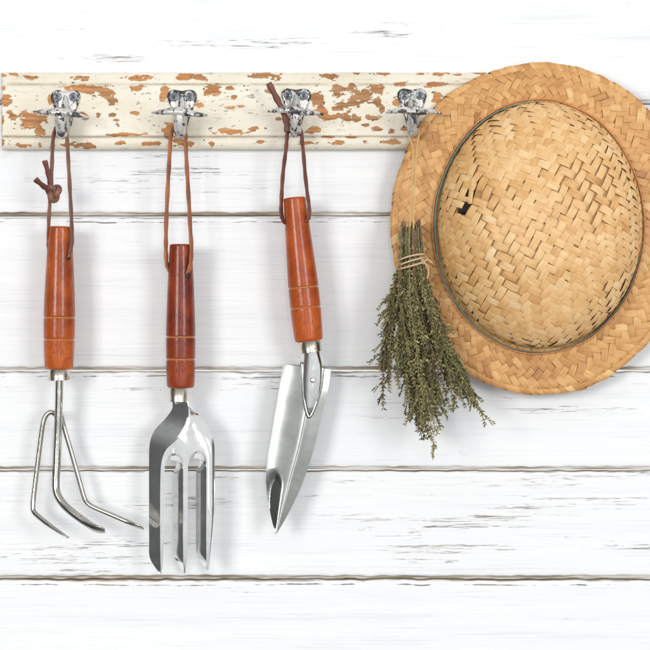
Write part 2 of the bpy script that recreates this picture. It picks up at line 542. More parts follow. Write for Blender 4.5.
# ------------------------------------------------------------------ the hook board
BT = 0.018
rack = empty('hook_rack', W(250, 150, 0.0), 'long wall rack with flaking cream paint and four chipped white iron hooks', 'coat rack')
blobs = [(30, 78, 10, 2), (82, 78, 11, 2.4), (87, 89, 23, 4.5), (105, 93, 9, 5), (112, 101, 5, 5), (6, 100, 6, 6), (13, 117, 5, 4), (10, 113, 4, 3), (33, 121, 14, 9), (27, 115, 8, 4), (40, 131, 5, 6),
         (24, 146, 6, 2), (82, 145, 12, 3), (88, 147, 8, 2), (98, 115, 2.5, 2), (113, 115, 3.5, 2), (117, 120, 4, 1.5), (118, 125, 3, 1.5), (116, 135, 9, 1.6), (66, 145, 6, 2), (83, 116, 5, 3.4), (18, 145, 3, 1.5), (40, 145, 2, 2),
         (50, 100, 2.5, 6), (3, 88, 2.5, 2.5), (2, 120, 2, 4), (2, 143, 3, 4), (3, 75, 4, 2), (14, 74, 6, 1.2),
         (138, 78, 15, 3), (137, 88, 8, 3), (190, 76, 13, 2.2), (182, 79, 8, 1.5), (202, 79, 6, 1.5), (165, 93, 5, 10), (213, 90, 9, 6), (207, 93, 4, 3), (230, 88, 6, 2), (112, 115, 4, 2), (135, 113, 4.5, 2.5), (200, 105, 4.5, 4),
         (231, 108, 6, 1.2), (241, 106, 6, 1.2), (169, 131, 6, 8), (128, 134.5, 20, 1.5), (231, 132, 16, 3), (224, 131, 5, 3), (254, 129, 4.5, 2.5), (147, 144, 7, 2.4), (158, 144, 4, 2.5), (120, 143, 6, 1.8), (183, 144, 13, 3), (178, 141, 6, 3),
         (265, 75, 13, 3), (274, 78, 6, 3), (256, 76, 7, 2), (270, 90, 5, 3), (212, 144, 2.5, 2.4), (234, 97, 5, 2.2), (250, 97, 5, 1.4), (218, 119, 3, 1), (279, 119, 3, 2), (260, 142, 5, 1.5),
         (328, 76, 9, 2.4), (336, 78, 6, 2), (356, 73, 6, 1.8), (384, 74, 10, 2.2), (318, 100, 7, 8), (321, 112, 6, 7), (328, 118, 9, 3.2), (338, 91, 8, 7), (351, 88, 6, 5), (362, 97, 13, 8), (376, 89, 9, 6), (354, 103, 10, 5),
         (377, 102, 5, 6), (382, 108, 3, 5), (343, 106, 9, 6), (347, 119, 9, 8), (338, 116, 12, 3), (356, 118, 8, 4), (334, 109, 4, 3), (372, 118, 10, 3), (366, 125, 5, 2), (378, 129, 7, 3), (315, 130, 6, 3.4), (310, 132, 6, 2),
         (397, 103, 4.5, 6), (401, 110, 3, 3), (400, 84, 6, 2.2), (436, 84, 11, 2.4), (429, 86, 5, 2), (438, 98, 5, 6), (448, 98, 8, 2.6), (440, 74, 9, 1.7), (480, 73, 7, 2.2), (420, 74, 5, 1.2), (456, 75, 5, 1.5),
         (306, 143, 10, 2.2), (338, 143, 9, 2.6), (366, 142, 5, 1.8), (384, 142, 7, 2.2), (395, 142, 5, 3.2), (330, 137, 10, 1.2), (392, 131, 3, 3), (404, 129, 5, 2.5), (350, 137, 8, 1.2), (466, 92, 8, 2), (470, 120, 8, 5), (505, 100, 10, 5), (530, 130, 12, 4)]
BX0, BX1 = 2, 588
# profile: (wall px row, depth, groove)
bp = [(73.5, 0.0, 0), (72.6, 0.004, 0), (72.6, 0.011, 0), (73.2, 0.0128, 0), (74.5, 0.0140, 0), (77, 0.0150, 0), (80, 0.0155, 0), (82.5, 0.0155, 0), (83.6, 0.0150, 0.3), (84.2, 0.0147, 0.7), (84.9, 0.0155, 0.4), (85.6, 0.0172, 0.1), (86.6, 0.0180, 0)]
bp += [(y, 0.0180, 0) for y in np.arange(88, 135, 1.6)]
bp += [(135.0, 0.0180, 0), (136.0, 0.0173, 0.1), (136.7, 0.0156, 0.4), (137.3, 0.0147, 0.7), (138.0, 0.0151, 0.3), (139, 0.0154, 0), (141, 0.0156, 0), (143, 0.0155, 0), (145, 0.0150, 0), (147, 0.0140, 0), (148.6, 0.0124, 0), (149.6, 0.0095, 0), (149.8, 0.005, 0), (149.2, 0.0, 0)]
xs = [BX0 - 0.2, BX0 + 0.5] + list(np.arange(BX0 + 1.5, BX1, 1.5)) + [BX1]
bl = np.array(blobs, dtype=float)
bl[(bl[:, 0] > 330) & (bl[:, 0] < 385), 2:] *= 0.86
V, F, PE, GR = [], [], [], []
for xi, x in enumerate(xs):
    pull = 0.0012 if xi == 0 else (0.0003 if xi == 1 else 0)
    for (y, dd, g) in bp:
        e = 0.35 * mnoise.noise(Vector((x * 0.05, y * 0.3, 3))) + 0.25 * mnoise.noise(Vector((x * 0.25, y * 0.2, 8)))
        ex = (1.1 * mnoise.noise(Vector((y * 0.16, 1, 1))) if xi < 2 else 0)
        q = W(x + ex, y + (e if (y < 74 or y > 147) else e * 0.2), max(0, dd - pull))
        V.append(q)
        r2 = ((x - bl[:, 0]) / (bl[:, 2] * 0.98)) ** 2 + ((y - bl[:, 1]) / (bl[:, 3] * 0.95 + 0.1)) ** 2
        PE.append(float(np.clip(1.0 - 0.52 * np.sqrt(r2.min()), -0.2, 1.0)))
        GR.append(g)
m = len(bp)
for i in range(len(xs) - 1):
    for k in range(m - 1):
        F.append((i * m + k, i * m + k + 1, (i + 1) * m + k + 1, (i + 1) * m + k))
F.append(tuple(range(m))[::-1])
F.append(tuple((len(xs) - 1) * m + k for k in range(m)))
board = obj('board', V, F, M['cream'], rack, attrs={'peel': PE, 'groove': GR})
sharp(board, 70)


def make_hook(cx, cy, tilt, sd, labelled=None):
    kk = (D - BT) / D
    C = W(cx, cy, BT)

    def L(x, z, d):         # millimetres on the hook: x right, z up, d out from the board
        return Vector((C.x + x / 1000, -(BT + d / 1000), C.z + z / 1000))
    r = random.Random(sd)
    # ---- back plate: two rounded lobes tapering to the arm
    out = []
    def arc(ax, az, ra, a0, a1, n):
        for k in range(n + 1):
            a = math.radians(a0 + (a1 - a0) * k / n)
            out.append((ax + ra * math.cos(a), az + ra * math.sin(a)))
    arc(7.8, 0.8, 6.8, -12, 92, 9)
    out += [(4, 7.0), (0, 6.3), (-4, 7.0)]
    arc(-7.8, 0.8, 6.8, 88, 192, 9)
    out += [(-12.6, -6), (-10.4, -12), (-8.2, -18), (-6.4, -24), (-5.6, -28), (0, -30), (5.6, -28), (6.4, -24), (8.2, -18), (10.4, -12), (12.6, -6)]
    V, F = [], []
    n = len(out)
    lay = [(1.0, 0.1), (1.0, 1.5), (0.93, 2.4), (0.72, 2.7)]
    for sc, d in lay:
        for (x, z) in out:
            V.append(L(x * sc, (z + 6) * (1 - (1 - sc) * 0.8) - 6, d + 0.15 * mnoise.noise(Vector((x * .3, z * .3, sd)))))
    for a in range(3):
        for k in range(n):
            F.append((a * n + k, a * n + (k + 1) % n, (a + 1) * n + (k + 1) % n, (a + 1) * n + k))
    V.append(L(0, -6, 2.8))
    for k in range(n):
        F.append((3 * n + k, 3 * n + (k + 1) % n, len(V) - 1))
    hook = obj('hook', V, F, M['hook'], rack)
    fix_normals(hook)
    # raised rib between the screws flowing into the curled arm
    pts = [L(0, 1, 2.0), L(0, -5, 4.0), L(0, -12, 5.2), L(0, -22, 6.6), L(0, -32, 12), L(0, -37.5, 20), L(0, -35.5, 28), L(0, -28, 32.5), L(0, -18.5, 34.5)]
    def rad(t):
        return (0.0022 + 0.0036 * min(1, t * 2.6)) * (1 - 0.12 * max(0, t - 0.6))
    prong = tube('prong', pts, rad, M['hook'], hook, 8, 18, ref=(1, 0, 0))
    # ---- wide front bar
    ta = math.radians(tilt)
    pts = []
    for k in range(15):
        s = -1 + 2 * k / 14
        x = 27.0 * s
        z = -18.4 - 2.4 * s * s * (1 if s > 0 else 0.8) + 0.6 * math.sin(s * 5 + sd)
        pts.append(L(x * math.cos(ta) + 0, z + x * math.sin(ta), 36 - 2.5 * s * s))
    path = catmull(pts, 4)
    def sh(i, t):
        s = 2 * t - 1
        e = max(0.05, (1 - abs(s) ** 2.0)) ** 0.9
        mid = math.exp(-(s * 3.6) ** 2)
        return circ(0.001, 16, 2.5 * e + 0.9 + 0.8 * mid, 6.6 * e + 0.6)
    Vb, Fb, Ub = sweep(path, sh, (0, 1, 0.30))
    Vb = [v + Vector((0, 0, 0.00022 * mnoise.noise(v * 160))) for v in Vb]
    bar = obj('cross_bar', Vb, Fb, M['hook'], hook)
    # ---- two screws
    for sx in (-1, 1):
        prof = [(0, 0.2), (4.3, 0.2), (4.3, 0.8), (3.9, 1.4), (3.1, 1.75), (3.05, 1.3), (2.4, 1.35), (1.9, 1.9), (0.01, 2.1)]
        V, F = [], []
        ns = 24
        for (ra, d) in prof:
            for k in range(ns):
                a = 2 * math.pi * k / ns
                V.append(L(sx * 7.7 + ra * math.cos(a), 0.4 + ra * math.sin(a), 2.3 + d))
        for a in range(len(prof) - 1):
            for k in range(ns):
                F.append((a * ns + k, a * ns + (k + 1) % ns, (a + 1) * ns + (k + 1) % ns, (a + 1) * ns + k))
        sc = obj('screw', V, F, M['screw'], hook)
        fix_normals(sc)
        rot = r.uniform(0, 3.1)
        V, F = [], []
        for q in (0, 1):
            a = rot + q * math.pi / 2
            u, w = (math.cos(a), math.sin(a)), (-math.sin(a), math.cos(a))
            b = len(V)
            for (p, s2) in ((-2.0, -0.32), (2.0, -0.32), (2.0, 0.32), (-2.0, 0.32)):
                V.append(L(sx * 7.7 + u[0] * p + w[0] * s2, 0.4 + u[1] * p + w[1] * s2, 4.52 + 0.02 * q))
            F.append((b, b + 1, b + 2, b + 3))
        # the slots are cut as dark inlays that belong to the screw's own mesh
        bm = bmesh.new()
        bm.from_mesh(sc.data)
        sc.data.materials.append(M['slot'])
        o0 = ORG[hook]
        for f in F:
            vs = [bm.verts.new(Vector(V[i]) - o0) for i in f]
            nf = bm.faces.new(vs)
            nf.material_index = 1
        bm.to_mesh(sc.data)
        bm.free()
    return hook


make_hook(65.8, 97.8, -4.5, 1)
make_hook(182.2, 97.5, -3.2, 2)
make_hook(296.2, 96.3, -4.0, 3)
make_hook(412.0, 96.3, -1.2, 4)


# ------------------------------------------------------------------ tool handles
def handle(name, a, b, rad, mat, parent, groove_at):
    """turned handle from world point a (top) to b (bottom); rad: list of (t, radius mm); groove_at: t values"""
    a, b = Vector(a), Vector(b)
    Lm = (b - a).length
    ts = sorted(set([0, 0.002, 0.006, 0.012, 0.02] + [i / 60 for i in range(2, 59)] + [0.972, 0.982, 0.99, 0.996, 1.0] + [g + q for g in groove_at for q in (-0.011, -0.0075, -0.005, -0.002, 0.002, 0.005, 0.0075, 0.011)]))
    rt = np.array([q[0] for q in rad])
    rr = np.array([q[1] for q in rad])
    V, F, U, G = [], [], [], []
    ns = 40
    ax = (b - a).normalized()
    up = Vector((0, 1, 0)) - ax * ax.y
    up.normalize()
    sd = ax.cross(up)
    rings = []
    for t in ts:
        r = float(np.interp(t, rt, rr))
        # smooth the profile a little
        r = 0.25 * float(np.interp(t - 0.02, rt, rr)) + 0.5 * r + 0.25 * float(np.interp(t + 0.02, rt, rr))
        e0, e1 = t * Lm, (1 - t) * Lm
        for e, rn in ((e0, 0.0016), (e1, 0.0030)):
            if e < rn:
                r -= (rn - math.sqrt(max(0, rn * rn - (rn - e) ** 2))) * 1000 * 0.9
        g = 0
        for ga in groove_at:
            x = abs(t - ga)
            if x < 0.0078:
                g = max(g, min(1, (0.0078 - x) / 0.0035))
        r -= 0.85 * g
        rings.append((t, r, min(1, g * 1.2)))
    rings = [(0, 0.2, 0)] + rings + [(1, 6, 0)]
    for (t, r, g) in rings:
        c = a + (b - a) * t
        for k in range(ns + 1):
            an = 2 * math.pi * k / ns
            V.append(c + (sd * math.cos(an) + up * math.sin(an)) * r / 1000)
            U.append((an * 0.014, t * Lm))
            G.append(g * (0.5 + 0.9 * mnoise.noise(Vector((an * 2, t * 20, 5)))) if g < .9 else min(1, 0.8 + 0.3 * mnoise.noise(Vector((an * 3, t * 20, 5)))))
    m = ns + 1
    for i in range(len(rings) - 1):
        for k in range(ns):
            F.append((i * m + k, i * m + k + 1, (i + 1) * m + k + 1, (i + 1) * m + k))
    o = obj(name, V, F, mat, parent, uvs=U, attrs={'groove': G})
    return fix_normals(o)


def ferrule(a, b, r0, r1, mat, parent, rivet=None):
    a, b = Vector(a), Vector(b)
    path = [a + (b - a) * t for t in (0, 0.02, 0.06, 0.12, 0.5, 0.86, 0.93, 0.98, 1.0, 1.0)]
    rr = [r0 * 0.97, r0 * 1.02, r0 * 1.045, r0, (r0 + r1) / 2, r1, r1 * 1.035, r1 * 1.02, r1 * 0.93, r1 * 0.3]
    V, F, U = [], [], []
    ax = (b - a).normalized()
    up = (Vector((0, 1, 0)) - ax * ax.y).normalized()
    sd = ax.cross(up)
    ns = 36
    for p, r in zip(path, rr):
        for k in range(ns):
            an = 2 * math.pi * k / ns
            V.append(p + (sd * math.cos(an) + up * math.sin(an)) * r / 1000)
    for i in range(len(path) - 1):
        for k in range(ns):
            F.append((i * ns + k, i * ns + (k + 1) % ns, (i + 1) * ns + (k + 1) % ns, (i + 1) * ns + k))
    o = obj('ferrule', V, F, mat, parent)
    fix_normals(o)
    return sharp(o, 50)


def dome(name, c, nrm, r, hgt, mat, parent):
    c, nrm = Vector(c), Vector(nrm).normalized()
    u = nrm.orthogonal().normalized()
    w = nrm.cross(u)
    V, F = [], []
    ns, nr = 16, 5
    for j in range(nr + 1):
        a = math.pi / 2 * j / nr
        for k in range(ns):
            an = 2 * math.pi * k / ns
            V.append(c + (u * math.cos(an) + w * math.sin(an)) * r * math.cos(a) * 0.999 + nrm * hgt * math.sin(a))
    for j in range(nr):
        for k in range(ns):
            F.append((j * ns + k, j * ns + (k + 1) % ns, (j + 1) * ns + (k + 1) % ns, (j + 1) * ns + k))
    o = obj(name, V, F, mat, parent)
    return fix_normals(o)


def cord_hole(hnd, axis_px, r, px, py, d0, mat, hr=3.0):  # dark patch on the handle surface, painting the shade inside the hole
    V, F = [], []
    a0 = math.asin(max(-0.98, min(0.98, (px - axis_px) / r)))
    for ring in (0.0, 0.5, 1.0):
        for k in range(18):
            t = 2 * math.pi * k / 18
            an = a0 + ring * hr * math.cos(t) / r
            rr = r + 0.35 - 0.1 * ring
            V.append(W(axis_px + rr * math.sin(an), py + ring * hr * 1.15 * math.sin(t), d0 + rr * 0.001 * math.cos(an)))
    for q in range(2):
        for k in range(18):
            F.append((q * 18 + k, q * 18 + (k + 1) % 18, (q + 1) * 18 + (k + 1) % 18, (q + 1) * 18 + k))
    return fix_normals(obj('cord_hole', V, F, mat, hnd))


# ------------------------------------------------------------------ cultivator
HD = 0.034
cult = empty('hand_cultivator', W(60, 540, 0.03), 'three pronged hand cultivator with bent round tines and knotted leather loop', 'garden tool', None)
prof = [(0, 11.4), (0.1, 12.0), (0.3, 13.6), (0.5, 14.9), (0.64, 15.4), (0.8, 15.2), (0.92, 14.5), (1, 13.6)]
hn = handle('handle', W(60.2, 226.6, HD), W(58.9, 369.6, HD), prof, M['handle_orange'], cult, (0.637, 0.79))
cord_hole(hn, 60.0, 12.6, 68.6, 257, HD, M['hole_shade'])
ferrule(W(58.9, 368.5, HD), W(59.2, 380.5, HD), 11.2, 10.6, M['ferrule'], cult)


def tine(pts, r, parent, flat=None):
    path = catmull([W(*p) for p in pts], 10)
    def sh(i, t):
        rr = r
        sx = sy = 1
        if flat and t > flat:
            q = (t - flat) / (1 - flat)
            sx, sy = 1 + 0.35 * math.sin(q * 2.6), 1 - 0.62 * q
        if t > 0.985:
            rr *= 0.82
        return circ(rr / 1000, 16, sx, sy)
    V, F, U = sweep(path, sh, (0.5, 0.2, 0.85), transport=True)
    return obj('tine', V, F, M['tine'], parent, uvs=U)


tine([(59.3, 376, HD), (59.0, 395, .034), (58.6, 412, .034), (57.6, 440, .034), (56.6, 466, .035), (55.8, 484, .036), (57.2, 494, .038), (62.5, 503, .041), (70, 510.5, .045), (82, 519.5, .050), (94, 527.5, .055), (104.5, 530.5, .059)], 3.95, cult, 0.84)
tine([(57.5, 418, .0305), (54.8, 414, .0275), (50.5, 412.3, .026), (46.2, 415.5, .0255), (43.2, 423, .0255), (40.5, 441, .0255), (37.4, 466, .026), (34.2, 492, .027), (33.0, 504, .028), (33.6, 511, .029), (38, 516, .032), (50, 525.5, .039), (68, 537.6, .049)], 2.55, cult, 0.9)
tine([(57.5, 405, .030), (61.0, 415, .0275), (64.2, 428, .0255), (71.0, 451, .0250), (78, 476, .0255), (84.0, 497, .0265), (87.5, 503, .027), (94, 507.3, .0285), (110, 514.2, .033), (128, 522, .038), (143.5, 528.6, .043)], 2.45, cult, 0.9)
st = ribbon('strap', [W(50.6, 256, .036), W(49.0, 249, .036), W(48.6, 240, .036), W(48.8, 222, .038), W(50.2, 200, .040), W(51.2, 186, .041), W(52.2, 160, .041), W(52.6, 143, .041), W(54.2, 132, .0405), W(57.5, 126.5, .0385), W(61, 125.2, .038),
                      W(64.5, 126.5, .0385), W(66.6, 132, .0405), W(67.4, 143, .041), W(68.6, 165, .041), W(70.2, 195, .040), W(71.6, 220, .041), W(72.2, 238, .043), W(70.8, 250, .0445), W(69.0, 257, .0425)], 0.0050, 0.0013, M['leather_grey'], cult, (0.80, -0.45, 0), n=8, wob=0.0004, seed=3)
# overhand knot and its two cut tails
kp = []
kc = W(53.6, 192.5, .044)
for k in range(40):
    a = 2 * math.pi * k / 40
    x = math.sin(a) + 2 * math.sin(2 * a)
    z = math.cos(a) - 2 * math.cos(2 * a)
    kp.append(kc + Vector((x * 2.0, -math.sin(3 * a) * 3.0, z * 2.5)) * 0.001)
V, F, U = sweep(kp, lambda i, t: circ(0.0031, 10, 1.0, 0.8), (0, 1, 0), close=True)
obj('knot', V, F, M['leather_grey'], st, uvs=U)
ribbon('strap_end', [W(53, 196, .046), W(49, 191, .047), W(43.5, 186.2, .050), W(35.2, 179.2, .054)], 0.0052, 0.0017, M['leather_red'], st, (0.15, 1, 0.3))
ribbon('strap_end', [W(53, 194, .045), W(50.5, 185, .044), W(48.2, 173, .045), W(44.6, 160.5, .048)], 0.0050, 0.0017, M['leather_red'], st, (0.3, 1, 0))

# ------------------------------------------------------------------ fork
fork = empty('hand_fork', W(182, 575, 0.03), 'three pronged hand fork with broad polished steel tines and dark red wooden handle', 'garden tool', None)
prof = [(0, 10.9), (0.1, 11.6), (0.3, 13.0), (0.5, 14.0), (0.645, 14.5), (0.8, 14.3), (0.93, 13.9), (1, 13.3)]
FD = 0.035
hn = handle('handle', W(180.8, 244.3, FD), W(180.6, 388, FD), prof, M['handle_red'], fork, (0.645, 0.80))
cord_hole(hn, 180.8, 12.5, 188.2, 275.5, FD, M['hole_shade'])
ferrule(W(178.9, 387, FD), W(178.6, 402, FD), 10.4, 9.6, M['ferrule'], fork)
ribbon('strap', [W(172.5, 272, .038), W(169.2, 270, .0375), W(166.6, 263, .0375), W(165.9, 250, .038), W(166.0, 232, .039), W(167.2, 200, .041), W(168.8, 170, .0415), W(170.2, 146, .0415), W(171.4, 134, .041), W(174.2, 127, .0388), W(178.2, 125.4, .038),
                 W(182.4, 127, .0388), W(185.2, 134, .041), W(185.8, 146, .0415), W(187.0, 170, .0415), W(188.8, 200, .041), W(190.4, 228, .042), W(191.4, 250, .044), W(190.6, 264, .0465), W(187.8, 272, .0465), W(186, 274, .042)], 0.0050, 0.0013, M['leather_tan'], fork, (0.72, -0.60, 0), n=8, wob=0.0003, seed=8)

# stamped steel head: flat web with arched slots, every tine keeps a flange folded back along its left side
F0 = 0.040


def fd(px, py):      # depth of the front face
    return F0 - 0.003 * max(0, (py - 535) / 40) ** 2


def pl(c, n=10):
    return [(p.x, p.y) for p in catmull([(x, y, 0) for x, y in c], n)]


def resamp(c, n):
    P = np.array(c, dtype=float)
    s = np.concatenate([[0], np.cumsum(np.hypot(*np.diff(P, axis=0).T))])
    q = np.linspace(0, s[-1], n)
    return [(float(np.interp(a, s, P[:, 0])), float(np.interp(a, s, P[:, 1]))) for a in q]



# left tine strip: its left edge is the flange fold at 160.6, right edge the slot at 164.2
# polygon goes: web left ridge down to the left tine's outer edge ...
IN_L = resamp(pl([(187.2, 401), (188.8, 410), (187.6, 424), (182.6, 434), (174.0, 442.5), (166.5, 449.5), (162.4, 459), (160.8, 472), (160.4, 500), (160.4, 540), (160.6, 560), (161.2, 575)], 7), 64)
IN_R = resamp(pl([(187.6, 401), (189.6, 410), (192.0, 421), (197.4, 430), (204.4, 437), (208.8, 445), (210.4, 456), (210.6, 480), (210.6, 510), (210.2, 535), (208.8, 558), (207.2, 570)], 7), 64)
poly = list(IN_L)
poly += [(162.6, 566), (164.0, 545), (164.2, 500)]
arch1 = [(164.3, 476)] + pl([(164.6, 468), (166.4, 459.5), (171.0, 454.2), (176.6, 453.6), (181.4, 457.4), (183.2, 464), (183.4, 474)], 6)
poly += arch1
poly += [(183.4, 500), (183.2, 540), (183.6, 562), (184.8, 573), (186.2, 563), (187.4, 545), (187.7, 500)]
arch2 = [(187.8, 474)] + pl([(188.1, 466), (190.0, 457.6), (194.6, 452.2), (200.0, 451.6), (204.6, 455.2), (206.4, 462), (206.6, 472)], 6)
poly += arch2
poly += [(206.6, 500), (206.4, 540), (206.5, 560)] + IN_R[::-1]


def cdt(poly, dfun, parts=None):
    vs = [Vector((x, y)) for x, y in poly]
    n = len(vs)
    ed = [(i, (i + 1) % n) for i in range(n)]
    r = delaunay_2d_cdt(vs, ed, [], 1, 1e-4)
    V = [W(v.x, v.y, dfun(v.x, v.y)) for v in r[0]]
    return V, [tuple(f) for f in r[2]]


V, F = cdt(poly, fd)
parts = [(V, F, [(0, 0)] * len(V))]


def loft(c0, c1, d0, d1, n=6, bulge=0.0):
    """surface between two curves of equal length (px) with depth functions"""
    V, F = [], []
    for i in range(len(c0)):
        for k in range(n + 1):
            t = k / n
            x = c0[i][0] + (c1[i][0] - c0[i][0]) * t
            y = c0[i][1] + (c1[i][1] - c0[i][1]) * t
            d = d0(*c0[i]) + (d1(*c1[i]) - d0(*c0[i])) * t + bulge * math.sin(math.pi * t)
            V.append(W(x, y, d))
    m = n + 1
    for i in range(len(c0) - 1):
        for k in range(n):
            F.append((i * m + k, i * m + k + 1, (i + 1) * m + k + 1, (i + 1) * m + k))
    return V, F, [(0, 0)] * len(V)


back = lambda x, y: 0.0315
# left shoulder + left flange
def dL(x, y):
    q = float(np.interp(y, [403, 412, 420, 430, 440, 450, 460, 500, 560, 574.6], [.0325, .0308, .0300, .0298, .0300, .0304, .0308, .0315, .0325, .0375]))
    return q


inL = IN_L
ouL = resamp(pl([(172.6, 401), (172.4, 409), (165.0, 419.5), (157.0, 427.5), (152.0, 436), (149.8, 446), (149.4, 462), (149.4, 500), (149.5, 540), (150.3, 558), (160.6, 574.6)], 7), 64)
parts.append(loft(inL, ouL, fd, dL, 8, 0.0))
# right shoulder + right flange
inR = IN_R
ouR = resamp(pl([(187.9, 401), (193.5, 410.5), (203.0, 419.5), (209.8, 430), (213.4, 442), (214.3, 456), (214.3, 480), (214.2, 510), (213.0, 535), (210.4, 556), (207.6, 570.4)], 7), 64)
parts.append(loft(inR, ouR, fd, lambda x, y: 0.0372 - 0.003 * math.exp(-((y - 420) / 15) ** 2), 6, 0.0004))
# slot flanges of the middle and right tines
for (ar, tip, ox) in ((arch1, (184.8, 573), 9.6), (arch2, (207.2, 570), 10.2)):
    k0 = min(range(len(ar)), key=lambda q: ar[q][1]) - 3
    x1 = ar[-1][0]
    edge = ar[k0:] + [(x1, 500), (x1 - 0.2, 540), (x1 + 0.2, tip[1] - 11), tip]
    e0 = resamp(edge, 44)
    bx = x1 - ox
    bk = []
    for (x, y) in e0:
        ya = min(p[1] for p in ar)
        f = min(1, max(0, (y - ya) / (472 - ya)))
        f = f ** 0.8
        if y < 474:
            bk.append((x - ox * f - 1.5 * (1 - f), y + 6.5 * (1 - f)))
        elif y > tip[1] - 20:
            q = (y - (tip[1] - 20)) / 20
            bk.append((bx + (tip[0] - bx - 0.3) * q ** 1.6, y - 4.0 * (1 - q) * q))
        else:
            bk.append((bx, y))
    parts.append(loft(e0, bk, fd, lambda x, y, t=tip: 0.0325 + (0.0065 if y > t[1] - 2 else 0), 5, 0.0))
V, F, U = join(parts)
head = obj('fork_head', V, F, M['chrome'], fork)
bm = bmesh.new()
bm.from_mesh(head.data)
bmesh.ops.remove_doubles(bm, verts=bm.verts, dist=0.00004)
bmesh.ops.recalc_face_normals(bm, faces=bm.faces)
bm.to_mesh(head.data)
bm.free()
so = head.modifiers.new('thick', 'SOLIDIFY')
so.thickness = 0.0011
so.offset = 0
sharp(head, 24)
# neck from the ferrule into the web
Vn, Fn, Un = sweep(catmull([W(179.4, 398, FD), W(179.8, 402, .0330), W(180.5, 406, .031), W(181.0, 410, .0295)], 8), lambda i, t: circ(0.001, 18, 7.0 - 4.6 * t, 4.6 - 3.4 * t), (0, 1, 0), transport=True)
obj('neck', Vn, Fn, M['chrome'], fork)

# ------------------------------------------------------------------ trowel
trow = empty('hand_trowel', W(276, 534, 0.03), 'pointed hand trowel with dished steel blade hanging tilted on a brown strap', 'garden tool', None)
prof = [(0, 10.9), (0.1, 11.4), (0.3, 12.9), (0.5, 14.3), (0.62, 15.0), (0.78, 15.1), (0.92, 14.4), (1, 13.7)]
TD = 0.036
handle('handle', W(294.4, 197.6, TD), W(308.9, 341.5, TD), prof, M['handle_amber'], trow, (0.625, 0.765))
ferrule(W(309.4, 340.4, TD), W(311.2, 352.5, TD), 11.3, 10.6, M['ferrule'], trow)
dome('rivet', W(315.0, 347.5, TD + 0.0098), (0.25, -1, 0), 0.0017, 0.0009, M['ferrule'], trow)
st = ribbon('strap', [W(285.5, 224, .039), W(282.4, 219, .038), W(281.2, 211, .038), W(281.6, 196, .039), W(283.0, 176, .040), W(285.2, 156, .041), W(286.8, 142, .0412), W(287.6, 133, .0405), W(290.4, 126.5, .0385), W(294.6, 125, .038),
                      W(299.0, 126.5, .0385), W(301.6, 133, .041), W(302.6, 146, .041), W(304.6, 168, .041), W(307.2, 192, .041), W(309.2, 208, .042), W(308.9, 217, .0445), W(306.5, 222, .044)], 0.0054, 0.0014, M['leather_dark'], trow, (0.78, -0.5, 0), n=8, wob=0.0003, seed=5)
ribbon('strap_end', [W(287.6, 132, .0435), W(286.2, 121, .0440), W(282.0, 109, .0440), W(276.0, 97, .0435), W(268.6, 83, .0440)], 0.0060, 0.0018, M['leather_dark'], st, (0.15, 1, 0.1))

# blade: rows from the shoulder to the point
rowsL = [(290, 364.2), (283.4, 365.8), (281.6, 373), (279.6, 385), (275.6, 410), (271.4, 435), (268.0, 455), (266.2, 470), (266.3, 484), (268.6, 502), (271.6, 518), (274.4, 530), (275.2, 534)]
rowsR = [(324, 366.2), (329.8, 369.0), (329.4, 378), (327.4, 391), (321.2, 417), (314.8, 445), (307.8, 468), (301.6, 485), (297.2, 495), (290.2, 509.5), (283.2, 522.5), (277.6, 531.5), (275.4, 534)]
n = 90
cl, cr = resamp(pl(rowsL, 8), n), resamp(pl(rowsR, 8), n)
# pair by row parameter rather than arc length
def param(rows, n):
    c = pl(rows, 10)
    idx = np.linspace(0, len(c) - 1, n)
    P = np.array(c)
    return [(float(np.interp(i, range(len(c)), P[:, 0])), float(np.interp(i, range(len(c)), P[:, 1]))) for i in idx]
cl, cr = param(rowsL, n), param(rowsR, n)
V, F = [], []
mc = 36
for i in range(n):
    ti = i / (n - 1)
    for k in range(mc + 1):
        u = k / mc
        x = cl[i][0] + (cr[i][0] - cl[i][0]) * u
        y = cl[i][1] + (cr[i][1] - cl[i][1]) * u
        wd = (cr[i][0] - cl[i][0]) / 48.0
        ck = 0.66 + 0.05 * ti                     # the fold runs right of the middle
        # left side: shallow dish, right side: flat facet
        if u < ck:
            q = 1 - u / ck
            dp = 0.0036 * q ** 2.0 - 0.0042 * q
            e0 = 0.55 + 0.8 * (u - 0.26) ** 2
            am = min(1, max(0, (ti - e0) / (0.07 + 0.12 * max(0.0, 0.26 - u) / 0.26)))
            am = am * am * (3 - 2 * am)
            fo = min(1, max(0, (0.97 - ti) / 0.10))
            dp -= 0.0125 * am * fo * max(0.0, 1 - u / 0.52) ** 1.15
        else:
            q = (u - ck) / (1 - ck)
            dp = -0.0046 * (q ** 1.05)
        # soften the fold
        dp += 0.0002 * math.exp(-((u - ck) / 0.06) ** 2)
        dp *= min(1.0, wd) ** 0.9
        # the long hollow near the point
        base = 0.0285 + 0.006 * math.sin(min(1, ti * 1.02) * math.pi) * 0.6 + 0.008 * ti ** 2.2
        V.append(W(x, y, base + dp))
m = mc + 1
for i in range(n - 1):
    for k in range(mc):
        F.append((i * m + k, i * m + k + 1, (i + 1) * m + k + 1, (i + 1) * m + k))
blade = obj('blade', V, F, M['trowel'], trow)
so = blade.modifiers.new('thick', 'SOLIDIFY')
so.thickness = 0.0011
so.offset = 0
sharp(blade, 50)
